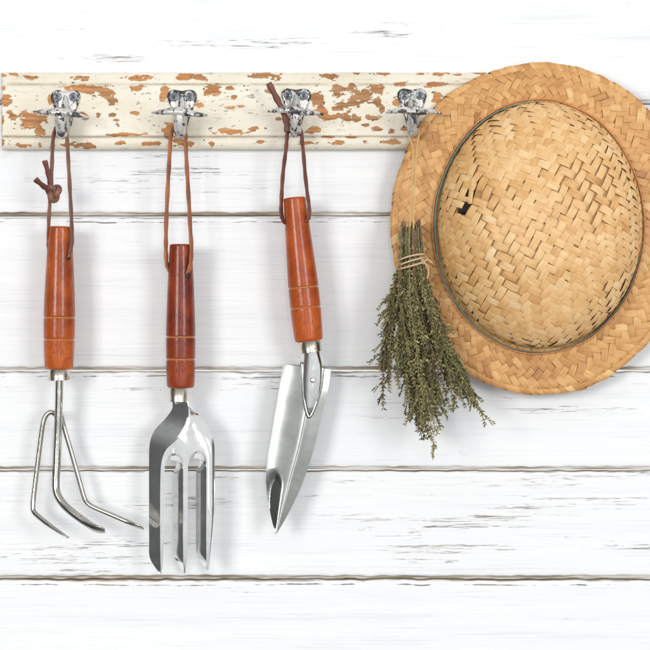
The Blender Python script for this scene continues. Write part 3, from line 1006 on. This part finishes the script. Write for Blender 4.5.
# socket: a folded tongue that runs from the ferrule down onto the blade
path = catmull([W(311.2, 350, TD), W(312.0, 358, .0362), W(312.6, 368, .0360), (W(312.2, 380, .0352)), W(311.2, 394, .0345), W(310.0, 405, .0338), W(308.9, 414, .0330)], 8)
def shp(i, t):
    w = float(np.interp(t, [0, 0.12, 0.3, 0.5, 0.7, 0.88, 1.0], [7.4, 7.6, 8.6, 8.8, 7.6, 4.8, 0.8]))
    h = float(np.interp(t, [0, 0.12, 0.3, 0.6, 0.88, 1.0], [6.5, 5.6, 4.6, 4.0, 2.8, 0.8]))
    return [(0.001 * w * math.cos(a) * (1 + 0.10 * math.cos(2 * a)), 0.001 * h * math.sin(a)) for a in [2 * math.pi * k / 22 for k in range(22)]]
Vn, Fn, Un = sweep(path, shp, (0, 1, 0))
sock = obj('socket', Vn, Fn, M['chrome'], trow)
dome('rivet', W(312.9, 380, .0397), (0, -1, 0.1), 0.0030, 0.0013, M['chrome'], sock)
# raised rim pressed round the tongue
rim = pl([(301.8, 362), (302.4, 380), (303.8, 398), (306.2, 411), (309.2, 417), (313.4, 411), (317.6, 399), (321.4, 384), (323.2, 366)], 6)
Vn, Fn, Un = sweep([W(x, y, 0.0345 + 0.0006 * abs(x - 311) / 10) for x, y in rim], lambda i, t: circ(0.0016, 10, 1, 0.7), (0, 1, 0))
obj('rim', Vn, Fn, M['trowel'], blade)

# ------------------------------------------------------------------ straw hat
hat = empty('straw_hat', W(541, 391, 0.02), 'worn woven straw sun hat with pale torn crown and tan brim', 'hat')
HCX, HCY = 538.5, 226.0
CA, CB = 100.0, 121.0       # crown foot, half axes in mm
BA, BB = 149.0, 163.5       # brim edge
BCX, BCY = 541.5, 227.8
ED = 0.0265                 # brim depth
HC = 64.0                   # crown height, mm

# crown profile: normalised radius / height against arc length
tt = np.linspace(0, math.pi / 2, 400)
prn = np.sin(tt) ** 0.92
phn = np.cos(tt) ** 0.97
pr_m, ph_m = prn * 110, phn * HC
sarc = np.concatenate([[0], np.cumsum(np.hypot(np.diff(pr_m), np.diff(ph_m)))])
STOT = sarc[-1]
AX, BX_ = STOT * CA / 110, STOT * CB / 110


def crown_pt(u, v, lift=0.0):
    rho = math.hypot(u / AX, v / BX_)
    ph = math.atan2(v / BX_, u / AX)
    s = min(1.0, rho) * STOT
    r = float(np.interp(s, sarc, prn))
    h = float(np.interp(s, sarc, phn)) * HC
    over = max(0.0, rho - 1.0) * STOT
    h -= over
    x, z = CA * r * math.cos(ph), CB * r * math.sin(ph)
    nz = mnoise.noise(Vector((u * 0.018, v * 0.018, 4))) * 2.6 + mnoise.noise(Vector((u * 0.05, v * 0.05, 9))) * 1.0
    h += nz * min(1, h / 30 + 0.1)
    # the crown leans a little up and to the right
    lx, lz = 0.075 * h, 0.055 * h
    k = (D - ED) / D
    return Vector(((HCX - 325) * 0.001 * k + (x + lx) * 0.001, -(ED + 0.002 + h * 0.001), (325 - HCY) * 0.001 * k + (z + lz) * 0.001))


def brim_pt(a, r):
    """a: angle, r: 0 at the crown foot .. 1 at the edge, beyond = rolled under"""
    k = (D - ED) / D
    rr = min(r, 1.0)
    ci, si = math.cos(a), math.sin(a)
    xi, zi = HCX - 1 + (CA - 3) * ci, HCY - (CB - 3) * si
    wob = 1 + 0.006 * math.sin(3 * a + 0.6) + 0.005 * math.sin(5 * a + 2) + 0.003 * math.sin(9 * a)
    xo, zo = BCX + BA * wob * ci, BCY - BB * wob * si
    x, y = xi + (xo - xi) * rr, zi + (zo - zi) * rr
    d = ED + 0.0045 * (1 - rr) ** 2 + 0.004 * (rr - 0.45) ** 2 + 0.0016 * math.sin(2 * a + 1) * rr + 0.0012 * math.sin(3 * a) * rr
    if rr > 0.86:      # the edge turns back
        q = (rr - 0.86) / 0.14
        d -= 0.0040 * q * q
    if r > 1:
        d -= 0.05 * (r - 1)
    p = Vector(((x - 325) * 0.001 * k, -d, (325 - y) * 0.001 * k))
    return p


def strips(fmap, tiles, c, h0, jit, seed, nl=9, nw=4, tone=lambda u, v: 0, fade=None, spread=0.12):
    """woven floats: each is a little curved strip of straw whose ends dive under its neighbours"""
    r = random.Random(seed)
    V, F, U, T = [], [], [], []
    for ti, (cx, cy, ang, half, wid) in enumerate(tiles):
        ca, sa = math.cos(ang), math.sin(ang)
        rot = r.gauss(0, jit)
        ca2, sa2 = math.cos(ang + rot), math.sin(ang + rot)
        ox, oy = r.gauss(0, 0.03) * c, r.gauss(0, 0.03) * c
        L = half * r.uniform(1.08, 1.20)
        Wd = wid * r.uniform(1.0, 1.16)
        hh = h0 * r.uniform(0.75, 1.25) * (fade(cx, cy) if fade else 1)
        tiltw = r.gauss(0, 0.16)
        curl = r.uniform(0.15, 0.5)
        skew = r.gauss(0, 0.05)
        tv = r.gauss(0.52, spread) + tone(cx, cy)
        b = len(V)
        uo, vo = r.uniform(0, 5), r.uniform(0, 5)
        for i in range(nl):
            s = -1 + 2 * i / (nl - 1)
            for j in range(nw + 1):
                q = -1 + 2 * j / nw
                lu = s * L + skew * q * Wd
                lv = q * Wd * (1 - 0.06 * s * s)
                u = cx + ox + ca2 * lu - sa2 * lv
                v = cy + oy + sa2 * lu + ca2 * lv
                p = fmap(u, v)
                e = 0.6
                pu = fmap(u + e, v) - p
                pv = fmap(u, v + e) - p
                nn = pu.cross(pv)
                if nn.y > 0:
                    nn = -nn
                if nn.length < 1e-12:
                    nn = Vector((0, -1, 0))
                nn.normalize()
                h = hh * (1.0 - 1.75 * abs(s) ** 3.2) - curl * q * q * 0.5 + tiltw * q * 0.4
                V.append(p + nn * (h * 0.001))
                U.append((uo + lu * 0.001, vo + lv * 0.001))
                T.append(min(1, max(0, tv)))
        m = nw + 1
        for i in range(nl - 1):
            for j in range(nw):
                F.append((b + i * m + j, b + (i + 1) * m + j, b + (i + 1) * m + j + 1, b + i * m + j + 1))
    return V, F, U, T


# crown weave: 2/2 twill, floats of two cells
c = 6.8
rot0 = math.radians(-27)
tiles = []
hole = (-69.5 * 1.18, 27 * 1.12)
R = int(STOT * 1.3 / c) + 3


def warp(u, v):
    """hand weave is never straight: bend the grid a little"""
    return (u + 17 * mnoise.noise(Vector((u * 0.0115, v * 0.0115, 2))) + 2.2 * mnoise.noise(Vector((u * .045, v * .045, 6))),
            v + 17 * mnoise.noise(Vector((u * 0.0115, v * 0.0115, 12))) + 2 * mnoise.noise(Vector((u * .04, v * .04, 16))))


holes = [(-84, 15, 5.8), (-81, 23, 5.4), (-77, 32, 4.0), (-69, 39, 1.2), (-91, 3, 1.0)]
for i in range(-R, R):
    for j in range(-R, R):
        kx = (i + j) % 4
        if kx == 0:
            gx, gy, a = i + 0.5, j + 1.0, math.pi / 2
        elif kx == 2:
            gx, gy, a = i + 1.0, j + 0.5, 0
        else:
            continue
        u = (gx * math.cos(rot0) - gy * math.sin(rot0)) * c
        v = (gx * math.sin(rot0) + gy * math.cos(rot0)) * c
        u, v = warp(u, v)
        rho = math.hypot(u / AX, v / BX_)
        if rho > 1.02:
            continue
        if any(math.hypot(u - hx, v - hy) < hr + 1.5 for hx, hy, hr in holes):
            continue
        tiles.append((u, v, a + rot0, c, c * 0.5))


def tone_shade_c(u, v):
    return 0.10 * mnoise.noise(Vector((u * 0.02, v * 0.02, 1))) + (0.0 if u > -60 else -0.06)  # random tone, plus shading painted into the crown's left side


V, F, U, T = strips(crown_pt, tiles, c, 0.85, 0.055, 3, tone=tone_shade_c, spread=0.10, fade=lambda u, v: 1 - 0.45 * min(1, math.hypot(u / AX, v / BX_)) ** 2)
nt = len(F)
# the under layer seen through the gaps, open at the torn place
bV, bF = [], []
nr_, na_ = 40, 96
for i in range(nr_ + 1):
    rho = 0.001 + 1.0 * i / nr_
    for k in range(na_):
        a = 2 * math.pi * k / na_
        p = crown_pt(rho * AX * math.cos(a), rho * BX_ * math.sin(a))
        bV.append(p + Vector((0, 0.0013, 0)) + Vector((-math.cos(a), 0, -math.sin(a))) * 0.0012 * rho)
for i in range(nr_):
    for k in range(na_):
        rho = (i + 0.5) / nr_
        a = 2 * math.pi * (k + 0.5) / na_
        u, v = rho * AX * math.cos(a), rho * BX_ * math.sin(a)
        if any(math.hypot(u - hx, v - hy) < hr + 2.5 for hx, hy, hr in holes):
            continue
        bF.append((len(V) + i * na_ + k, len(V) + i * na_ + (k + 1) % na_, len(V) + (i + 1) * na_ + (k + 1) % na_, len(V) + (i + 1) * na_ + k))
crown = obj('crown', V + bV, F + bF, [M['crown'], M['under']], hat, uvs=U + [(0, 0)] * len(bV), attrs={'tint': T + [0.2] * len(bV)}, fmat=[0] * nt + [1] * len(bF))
# loose broken straws at the tear
for (u0, v0, du, dv, lf) in ((-75, 44, -3, -27, 1.2), (-92, 25, 15, -4, 1.4)):
    pts = [crown_pt(u0 + du * t, v0 + dv * t) + Vector((0, -0.001 * (0.4 + lf * t * t), 0)) for t in (0, 0.35, 0.7, 1.0)]
    path = catmull(pts, 4)
    nrm = Vector((-0.5, -0.85, 0))
    Vs, Fs, Us = sweep(path, lambda i, t: rect(0.0055 * (1 - 0.25 * t * t), 0.0004), nrm)
    obj('broken_straw', Vs, Fs, M['crown'], crown, uvs=[(a * 0.01 + 3, b) for a, b in Us], attrs={'tint': [0.45] * len(Vs)})

# brim weave: herringbone rings; (1,-1) of the twill runs round the hat so it closes
NCOL = 94
cb = 6.5
q2 = math.sqrt(2)
per = NCOL * q2 * cb             # perimeter in weave units
RW = 48.0                        # width of the brim in weave units


def brim_map(u, v):
    return brim_pt(2 * math.pi * u / per, v / RW)


tiles = []
for i in range(-190, 190):
    for j in range(-190, 190):
        kx = (i + j) % 4
        if kx == 0:
            gx, gy, a = i + 0.5, j + 1.0, math.pi / 2
        elif kx == 2:
            gx, gy, a = i + 1.0, j + 0.5, 0
        else:
            continue
        u = (gx - gy) / q2 * cb
        v = (gx + gy) / q2 * cb - 4.0
        if not (0 <= u < per - 1e-6) or v < -2 or v > RW + 1:
            continue
        v += 1.6 * mnoise.noise(Vector((math.cos(u / per * 6.2832) * 6, math.sin(u / per * 6.2832) * 6, v * 0.05)))
        tiles.append((u, v, a - math.pi / 4, cb * 1.06, cb * 0.5))


def tone_b(u, v):
    return 0.12 * mnoise.noise(Vector((u * 0.012, v * 0.05, 7)))


V, F, U, T = strips(brim_map, tiles, cb, 0.95, 0.085, 9, tone=tone_b)
nt = len(F)
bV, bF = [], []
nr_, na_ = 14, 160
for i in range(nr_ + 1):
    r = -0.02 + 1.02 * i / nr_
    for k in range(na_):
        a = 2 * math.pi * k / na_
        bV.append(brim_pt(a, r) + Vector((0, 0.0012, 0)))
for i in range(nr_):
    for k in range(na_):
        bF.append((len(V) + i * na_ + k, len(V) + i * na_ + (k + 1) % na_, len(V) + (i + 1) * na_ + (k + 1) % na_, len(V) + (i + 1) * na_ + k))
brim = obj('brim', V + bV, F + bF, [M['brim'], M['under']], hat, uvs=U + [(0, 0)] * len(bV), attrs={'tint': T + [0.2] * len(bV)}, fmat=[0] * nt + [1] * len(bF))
# plaited edge: slanted straws wrapped round the rim
V, F, U, T = [], [], [], []
NE = 118
er = random.Random(21)
for k in range(NE):
    a0 = 2 * math.pi * k / NE
    rad_ = 0.0036 * er.uniform(0.82, 1.2)
    tv = er.gauss(0.52, 0.14)
    b = len(V)
    uo = er.uniform(0, 9)
    nl, nw = 11, 4
    sl = er.uniform(0.8, 1.05) * 2 * math.pi / NE * 1.25
    wd = 2 * math.pi / NE * 0.60
    for i in range(nl):
        s = i / (nl - 1)
        psi = math.radians(-35 + 235 * s)        # round the edge from the front face to the back
        for j in range(nw + 1):
            q = -1 + 2 * j / nw
            a = a0 + sl * s + q * wd
            c0 = brim_pt(a, 0.975)
            c1 = brim_pt(a, 1.0)
            outw = (c1 - c0)
            outw.y = 0
            outw.normalize()
            rr = rad_ * (1 + 0.12 * (1 - q * q)) + 0.0004 * (q + 1) * 0.5
            V.append(c0 + Vector((0, 0.0003, 0)) + outw * (rr * math.sin(psi) * 1.0) + Vector((0, -1, 0)) * rr * math.cos(psi) * 0.62)
            U.append((uo + s * 0.012, q * 0.004 + uo))
            T.append(min(1, max(0, tv)))
    m = nw + 1
    for i in range(nl - 1):
        for j in range(nw):
            F.append((b + i * m + j, b + (i + 1) * m + j, b + (i + 1) * m + j + 1, b + i * m + j + 1))
obj('rim_braid', V, F, M['brim'], brim, uvs=U, attrs={'tint': T})

# faded ribbon and orange thread where crown and brim meet
def foot(a, grow, d):
    k = (D - ED) / D
    return Vector(((HCX - 325) * 0.001 * k + (CA + grow) * math.cos(a) * 0.001, -(ED + d), (325 - HCY) * 0.001 * k + (CB + grow) * math.sin(a) * 0.001))


na = 220
V, F = [], []
for k in range(na):
    a = 2 * math.pi * k / na
    g = 0.5 * mnoise.noise(Vector((math.cos(a) * 3, math.sin(a) * 3, 1)))
    for (gr_, dd) in ((1.2, 0.0035), (2.2, 0.0060), (1.8, 0.0090), (0.9, 0.0125)):
        V.append(foot(a, gr_ + g + 0.2 + 2.0 * math.cos(a - math.radians(232)), dd + 0.0012 * mnoise.noise(Vector((math.cos(a) * 5, math.sin(a) * 5, 3)))))
for k in range(na):
    for j in range(3):
        F.append((k * 4 + j, k * 4 + j + 1, ((k + 1) % na) * 4 + j + 1, ((k + 1) % na) * 4 + j))
fix_normals(obj('ribbon', V, F, M['teal'], hat))
path = []
for k in range(360):
    a = 2 * math.pi * k / 360
    path.append(foot(a, 4.0 + 1.0 * math.cos(a - math.radians(232)) + 0.8 * mnoise.noise(Vector((math.cos(a) * 4, math.sin(a) * 4, 5))), 0.0062 + 0.0008 * math.sin(k * 1.3)))
V, F, U = sweep(path, lambda i, t: circ(0.0009, 8), (0, 1, 0), close=True)
obj('cord', V, F, M['orange'], hat, uvs=U)

# ------------------------------------------------------------------ thyme bunch
thy = empty('thyme_bunch', W(415, 446, 0.05), 'bundle of dried thyme sprigs tied with twine in front of the hat brim', 'herb bunch')
TC = 0.054
ys = [222, 245, 262, 280, 300, 340, 380, 420, 450]
xL = [402, 400.5, 400, 395.5, 391, 387, 384.5, 388, 396]
xR = [420, 421.5, 423, 426.5, 432, 448, 467, 483, 492]
dS = [6, 6.5, 7.5, 10, 13, 19, 23, 24, 24]
tr = random.Random(5)


def spr_pt(w, dd, y, ph, amp):
    l, r_ = np.interp(y, ys, xL), np.interp(y, ys, xR)
    x = l + (r_ - l) * w
    f = min(1, max(0, (y - 262) / 120))
    x += amp * f * math.sin(y * 0.035 + ph) + amp * 0.4 * f * math.sin(y * 0.09 + ph * 2)
    return W(float(x), y, TC + 0.001 * dd * float(np.interp(y, ys, dS)) + 0.0015 * f * math.sin(y * 0.05 + ph))


LV = [(0, 0, 0), (0.35, 0.5, 0.14), (0.35, -0.5, 0.14), (0.72, 0.36, 0.10), (0.72, -0.36, 0.10), (1, 0, -0.05), (0.4, 0, -0.02), (0.75, 0, 0.0)]
LF = [(0, 2, 6), (0, 6, 1), (6, 2, 4, 7), (6, 7, 3, 1), (7, 4, 5), (7, 5, 3)]


def add_leaf(V, F, T, FM, p, direc, L, wid, tv):
    direc = direc.normalized()
    s = direc.orthogonal().normalized()
    s = Matrix.Rotation(tr.uniform(0, 6.28), 3, direc) @ s
    n = direc.cross(s)
    b = len(V)
    for (a, q, h) in LV:
        V.append(p + direc * (a * L) + s * (q * wid) + n * (h * wid * 1.3 - a * a * L * 0.16))
        T.append(tv)
    for f in LF:
        F.append(tuple(b + k for k in f))
        FM.append(1)


NS = 86
for si in range(NS):
    u = (si + 0.5) / NS
    rim_sprig = si % 6 == 0
    w = tr.random()
    dd = tr.uniform(-1, 1) * math.sqrt(max(0, 1 - (2 * w - 1) ** 2 * 0.8))
    if rim_sprig:
        w = tr.choice((tr.uniform(-0.04, 0.06), tr.uniform(0.94, 1.0)))
        dd = tr.uniform(-0.4, 0.4)
    base_end = float(np.interp(w, [0, 0.15, 0.3, 0.42, 0.55, 0.7, 0.85, 1.0], [392, 412, 428, 436, 418, 404, 404, 408]))
    y1 = base_end - abs(tr.gauss(0, 1)) * 34 + tr.uniform(-2, 10)
    if si in (3, 40):
        w, y1, dd = (0.40, 447, 0.5) if si == 3 else (0.30, 440, 0.2)
    if si == 60:
        w, y1, dd = 1.0, 424, 0.3
    if si == 62:
        w, y1, dd = -0.03, 408, 0.3
    y1 = max(300, y1)
    y0 = tr.uniform(219, 234)
    ph, amp = tr.uniform(0, 6.28), tr.uniform(0.5, 3.2)
    npt = int((y1 - y0) / 5) + 3
    # side-steps of the bundle so stems cross each other at the tie
    w0 = min(1, max(0, w + tr.gauss(0, 0.28)))
    def pt(y):
        f = min(1, max(0, (y - 240) / 110))
        f = f * f * (3 - 2 * f)
        return spr_pt(w0 + (w - w0) * f, dd, y, ph, amp)
    path = [pt(y0 + (y1 - y0) * k / (npt - 1)) for k in range(npt)]
    V, F, _ = sweep(path, lambda i, t: circ(0.00060 * (1.15 - 0.5 * t), 5), (0.3, 1, 0), transport=True)
    T = [min(1, max(0, tr.gauss(0.45, 0.2)))] * len(V)
    FM = [0] * len(F)
    y = y0 + tr.uniform(6, 30)
    green = tr.gauss(0.40, 0.17)
    while y < y1 + 1:
        p = pt(min(y, y1))
        tdir = (pt(y + 2) - pt(y - 2)).normalized()
        t = (y - y0) / (y1 - y0)
        dens = 3 if y < 268 else (4 if t < 0.6 else 5)
        if y < 268 and tr.random() < 0.05:
            dens = 0
        a0 = tr.uniform(0, 6.28)
        sc = tr.uniform(0.75, 1.2) * (0.95 if y < 275 else 1)
        for q in range(dens):
            a = a0 + q * 6.28 / max(1, dens) + tr.gauss(0, 0.3)
            o = Matrix.Rotation(a, 3, tdir) @ tdir.orthogonal().normalized()
            dr = tdir * tr.uniform(0.35, 1.1) + o * tr.uniform(0.45, 1.0)
            lf = 0.0040 * sc * tr.uniform(0.5, 1.3)
            if y < 268:
                dr = -tdir * 1.0 + o * 0.42
            add_leaf(V, F, T, FM, p + o * 0.0004, dr, lf, lf * tr.uniform(0.36, 0.5), min(1, max(0, green + tr.gauss(0, 0.22) + (0.4 if tr.random() < 0.03 else 0))))
        y += tr.uniform(2.6, 4.6)
    # side twigs
    if y1 > 330:
        for q in range(tr.randint(2, 4)):
            yb = tr.uniform(285, y1 - 4)
            pb = pt(yb)
            sg = (w - 0.5) * 0.9
            dirv = Vector((tr.uniform(-0.8, 0.8) + sg, tr.uniform(-0.8, 0.3), -1)).normalized()
            Lt = tr.uniform(0.010, 0.024)
            pp = [pb + dirv * Lt * k / 4 + Vector((0, 0, -0.0006 * k * k * 0.3)) for k in range(5)]
            v2, f2, _ = sweep(pp, lambda i, t: circ(0.0004, 4), (0.3, 1, 0.1))
            b = len(V)
            V += v2
            F += [tuple(b + k for k in f) for f in f2]
            FM += [0] * len(f2)
            T += [T[0]] * len(v2)
            for k in range(1, 9):
                p = pb + dirv * Lt * k / 8
                for _ in range(3):
                    o = Vector((tr.gauss(0, 1), tr.gauss(0, 1), tr.gauss(0, 1)))
                    add_leaf(V, F, T, FM, p, dirv * 0.9 + o * 0.5, 0.0034 * tr.uniform(0.5, 1.3), 0.0015, min(1, max(0, green + tr.gauss(0, 0.17))))
    obj('sprig', V, F, [M['stem'], M['leaf']], thy, smooth=False, attrs={'tint': T}, fmat=FM)

# twine round the neck: three turns and a small knot
path = []
for k in range(3 * 40 + 1):
    a = 2 * math.pi * k / 40
    yy = 257.5 + 3.4 * k / 40 + 3.4 * math.cos(a + 2.4 + 0.5 * (k // 40))
    c0 = W(411.5, yy, TC)
    path.append(c0 + Vector((0.0128 * math.cos(a), -0.0098 * math.sin(a), 0)))
V, F, U = sweep(path, lambda i, t: circ(0.0010, 8), (0, 0, 1))
tw = obj('twine', V, F, M['twine'], thy, uvs=[(a, b * 900) for a, b in U])
kp = []
kc = W(423.2, 261.5, TC + 0.006)
for k in range(32):
    a = 2 * math.pi * k / 32
    kp.append(kc + Vector(((math.sin(a) + 2 * math.sin(2 * a)) * 0.75, -math.sin(3 * a) * 1.2, (math.cos(a) - 2 * math.cos(2 * a)) * 0.75)) * 0.001)
V, F, U = sweep(kp, lambda i, t: circ(0.0009, 8), (0, 1, 0), close=True)
obj('knot', V, F, M['twine'], tw, uvs=[(a, b * 900) for a, b in U])
for pts in ([W(423.5, 262, TC + .007), W(427, 266, TC + .008), W(428.5, 272, TC + .007), W(427.0, 279, TC + .006)], [W(423, 261, TC + .007), W(428, 260, TC + .009), W(432.5, 263, TC + .008)]):
    tube('twine_end', pts, 0.0009, M['twine'], tw, 6, 8)
# the hanging loop of straw string, over the fourth hook
loop = [W(409.6, 262, TC), W(409.4, 240, TC + .004), W(410.6, 215, TC + .002), W(411.6, 190, .0525), W(413.2, 160, .0475), W(412.2, 146, .0440), W(409.6, 138, .0425), W(408.4, 131, .0405), W(410.6, 126, .0385), W(413.4, 125, .038), W(416.6, 126, .0385),
        W(419.0, 131, .0405), W(418.2, 139, .0425), W(416.8, 148, .0445), W(415.8, 162, .0475), W(414.6, 190, .0525), W(413.4, 215, TC + .002), W(413.6, 240, TC + .004), W(413.4, 262, TC)]
path = catmull(loop, 10)
V, F, U = sweep(path, lambda i, t: circ(0.00085, 8), (0.3, 1, 0), transport=True)
obj('string', V, F, M['string'], thy, uvs=[(a, b * 900) for a, b in U])

# ------------------------------------------------------------------ camera, light, world
cam = bpy.data.cameras.new('camera')
co = bpy.data.objects.new('camera', cam)
COL.objects.link(co)
co.location = (0, -D, 0)
co.rotation_euler = (math.radians(90), 0, 0)
cam.sensor_width = 36
cam.lens = 36 * D / 0.650
cam.clip_start = 0.05
cam.clip_end = 100
S.camera = co


def area(name, loc, size, power, tgt=(0, 0, 0), col=(1, 1, 1), sy=None):
    l = bpy.data.lights.new(name, 'AREA')
    l.energy = power
    l.color = col
    l.size = size
    if sy:
        l.shape = 'RECTANGLE'
        l.size_y = sy
    o = bpy.data.objects.new(name, l)
    COL.objects.link(o)
    o.location = loc
    o.rotation_euler = (Vector(tgt) - Vector(loc)).to_track_quat('-Z', 'Y').to_euler()
    return o


area('softbox_lamp', (-1.75, -3.2, 0.45), 1.0, 50, (-0.02, 0, 0), (1.0, 0.985, 0.96))
area('softbox_lamp', (1.8, -3.1, 0.4), 1.0, 37, (0.02, 0, 0), (0.97, 0.985, 1.0))

area('added_highlight_strip', (0.24, -2.7, 0.25), 0.10, 5.0, (-0.1, 0, 0), (1, 0.99, 0.97), sy=1.5)  # unseen strip light added to put narrow highlights on the handles

w = bpy.data.worlds.new('World')
S.world = w
w.use_nodes = True
t = w.node_tree
t.nodes.clear()
out = t.nodes.new('ShaderNodeOutputWorld')
bg = t.nodes.new('ShaderNodeBackground')
tc = t.nodes.new('ShaderNodeTexCoord')
sp = t.nodes.new('ShaderNodeSeparateXYZ')
t.links.new(tc.outputs['Generated'], sp.inputs[0])


def mr(sock, a, b, c0, c1):
    n = t.nodes.new('ShaderNodeMapRange')
    n.interpolation_type = 'SMOOTHSTEP'
    t.links.new(sock, n.inputs[0])
    for i, v in zip((1, 2, 3, 4), (a, b, c0, c1)):
        n.inputs[i].default_value = v
    return n.outputs[0]


def mul(a, b):
    n = t.nodes.new('ShaderNodeMath')
    n.operation = 'MULTIPLY'
    t.links.new(a, n.inputs[0])
    t.links.new(b, n.inputs[1])
    return n.outputs[0]


v = mul(mr(sp.outputs[0], -0.85, -0.25, 0.13, 0.81), mr(sp.outputs[2], -0.75, -0.1, 0.35, 1.0))
v = mul(v, mr(sp.outputs[0], 0.84, 0.97, 1.0, 0.2))
t.links.new(v, bg.inputs['Strength'])
bg.inputs[0].default_value = (0.97, 0.985, 1.0, 1)
t.links.new(bg.outputs[0], out.inputs[0])

S.view_settings.view_transform = 'Standard'
S.view_settings.look = 'None'
S.view_settings.exposure = 0
S.view_settings.gamma = 1
S.render.engine = 'CYCLES'
S.cycles.max_bounces = 4
S.cycles.diffuse_bounces = 2
S.render.resolution_x = 1024
S.render.resolution_y = 1024
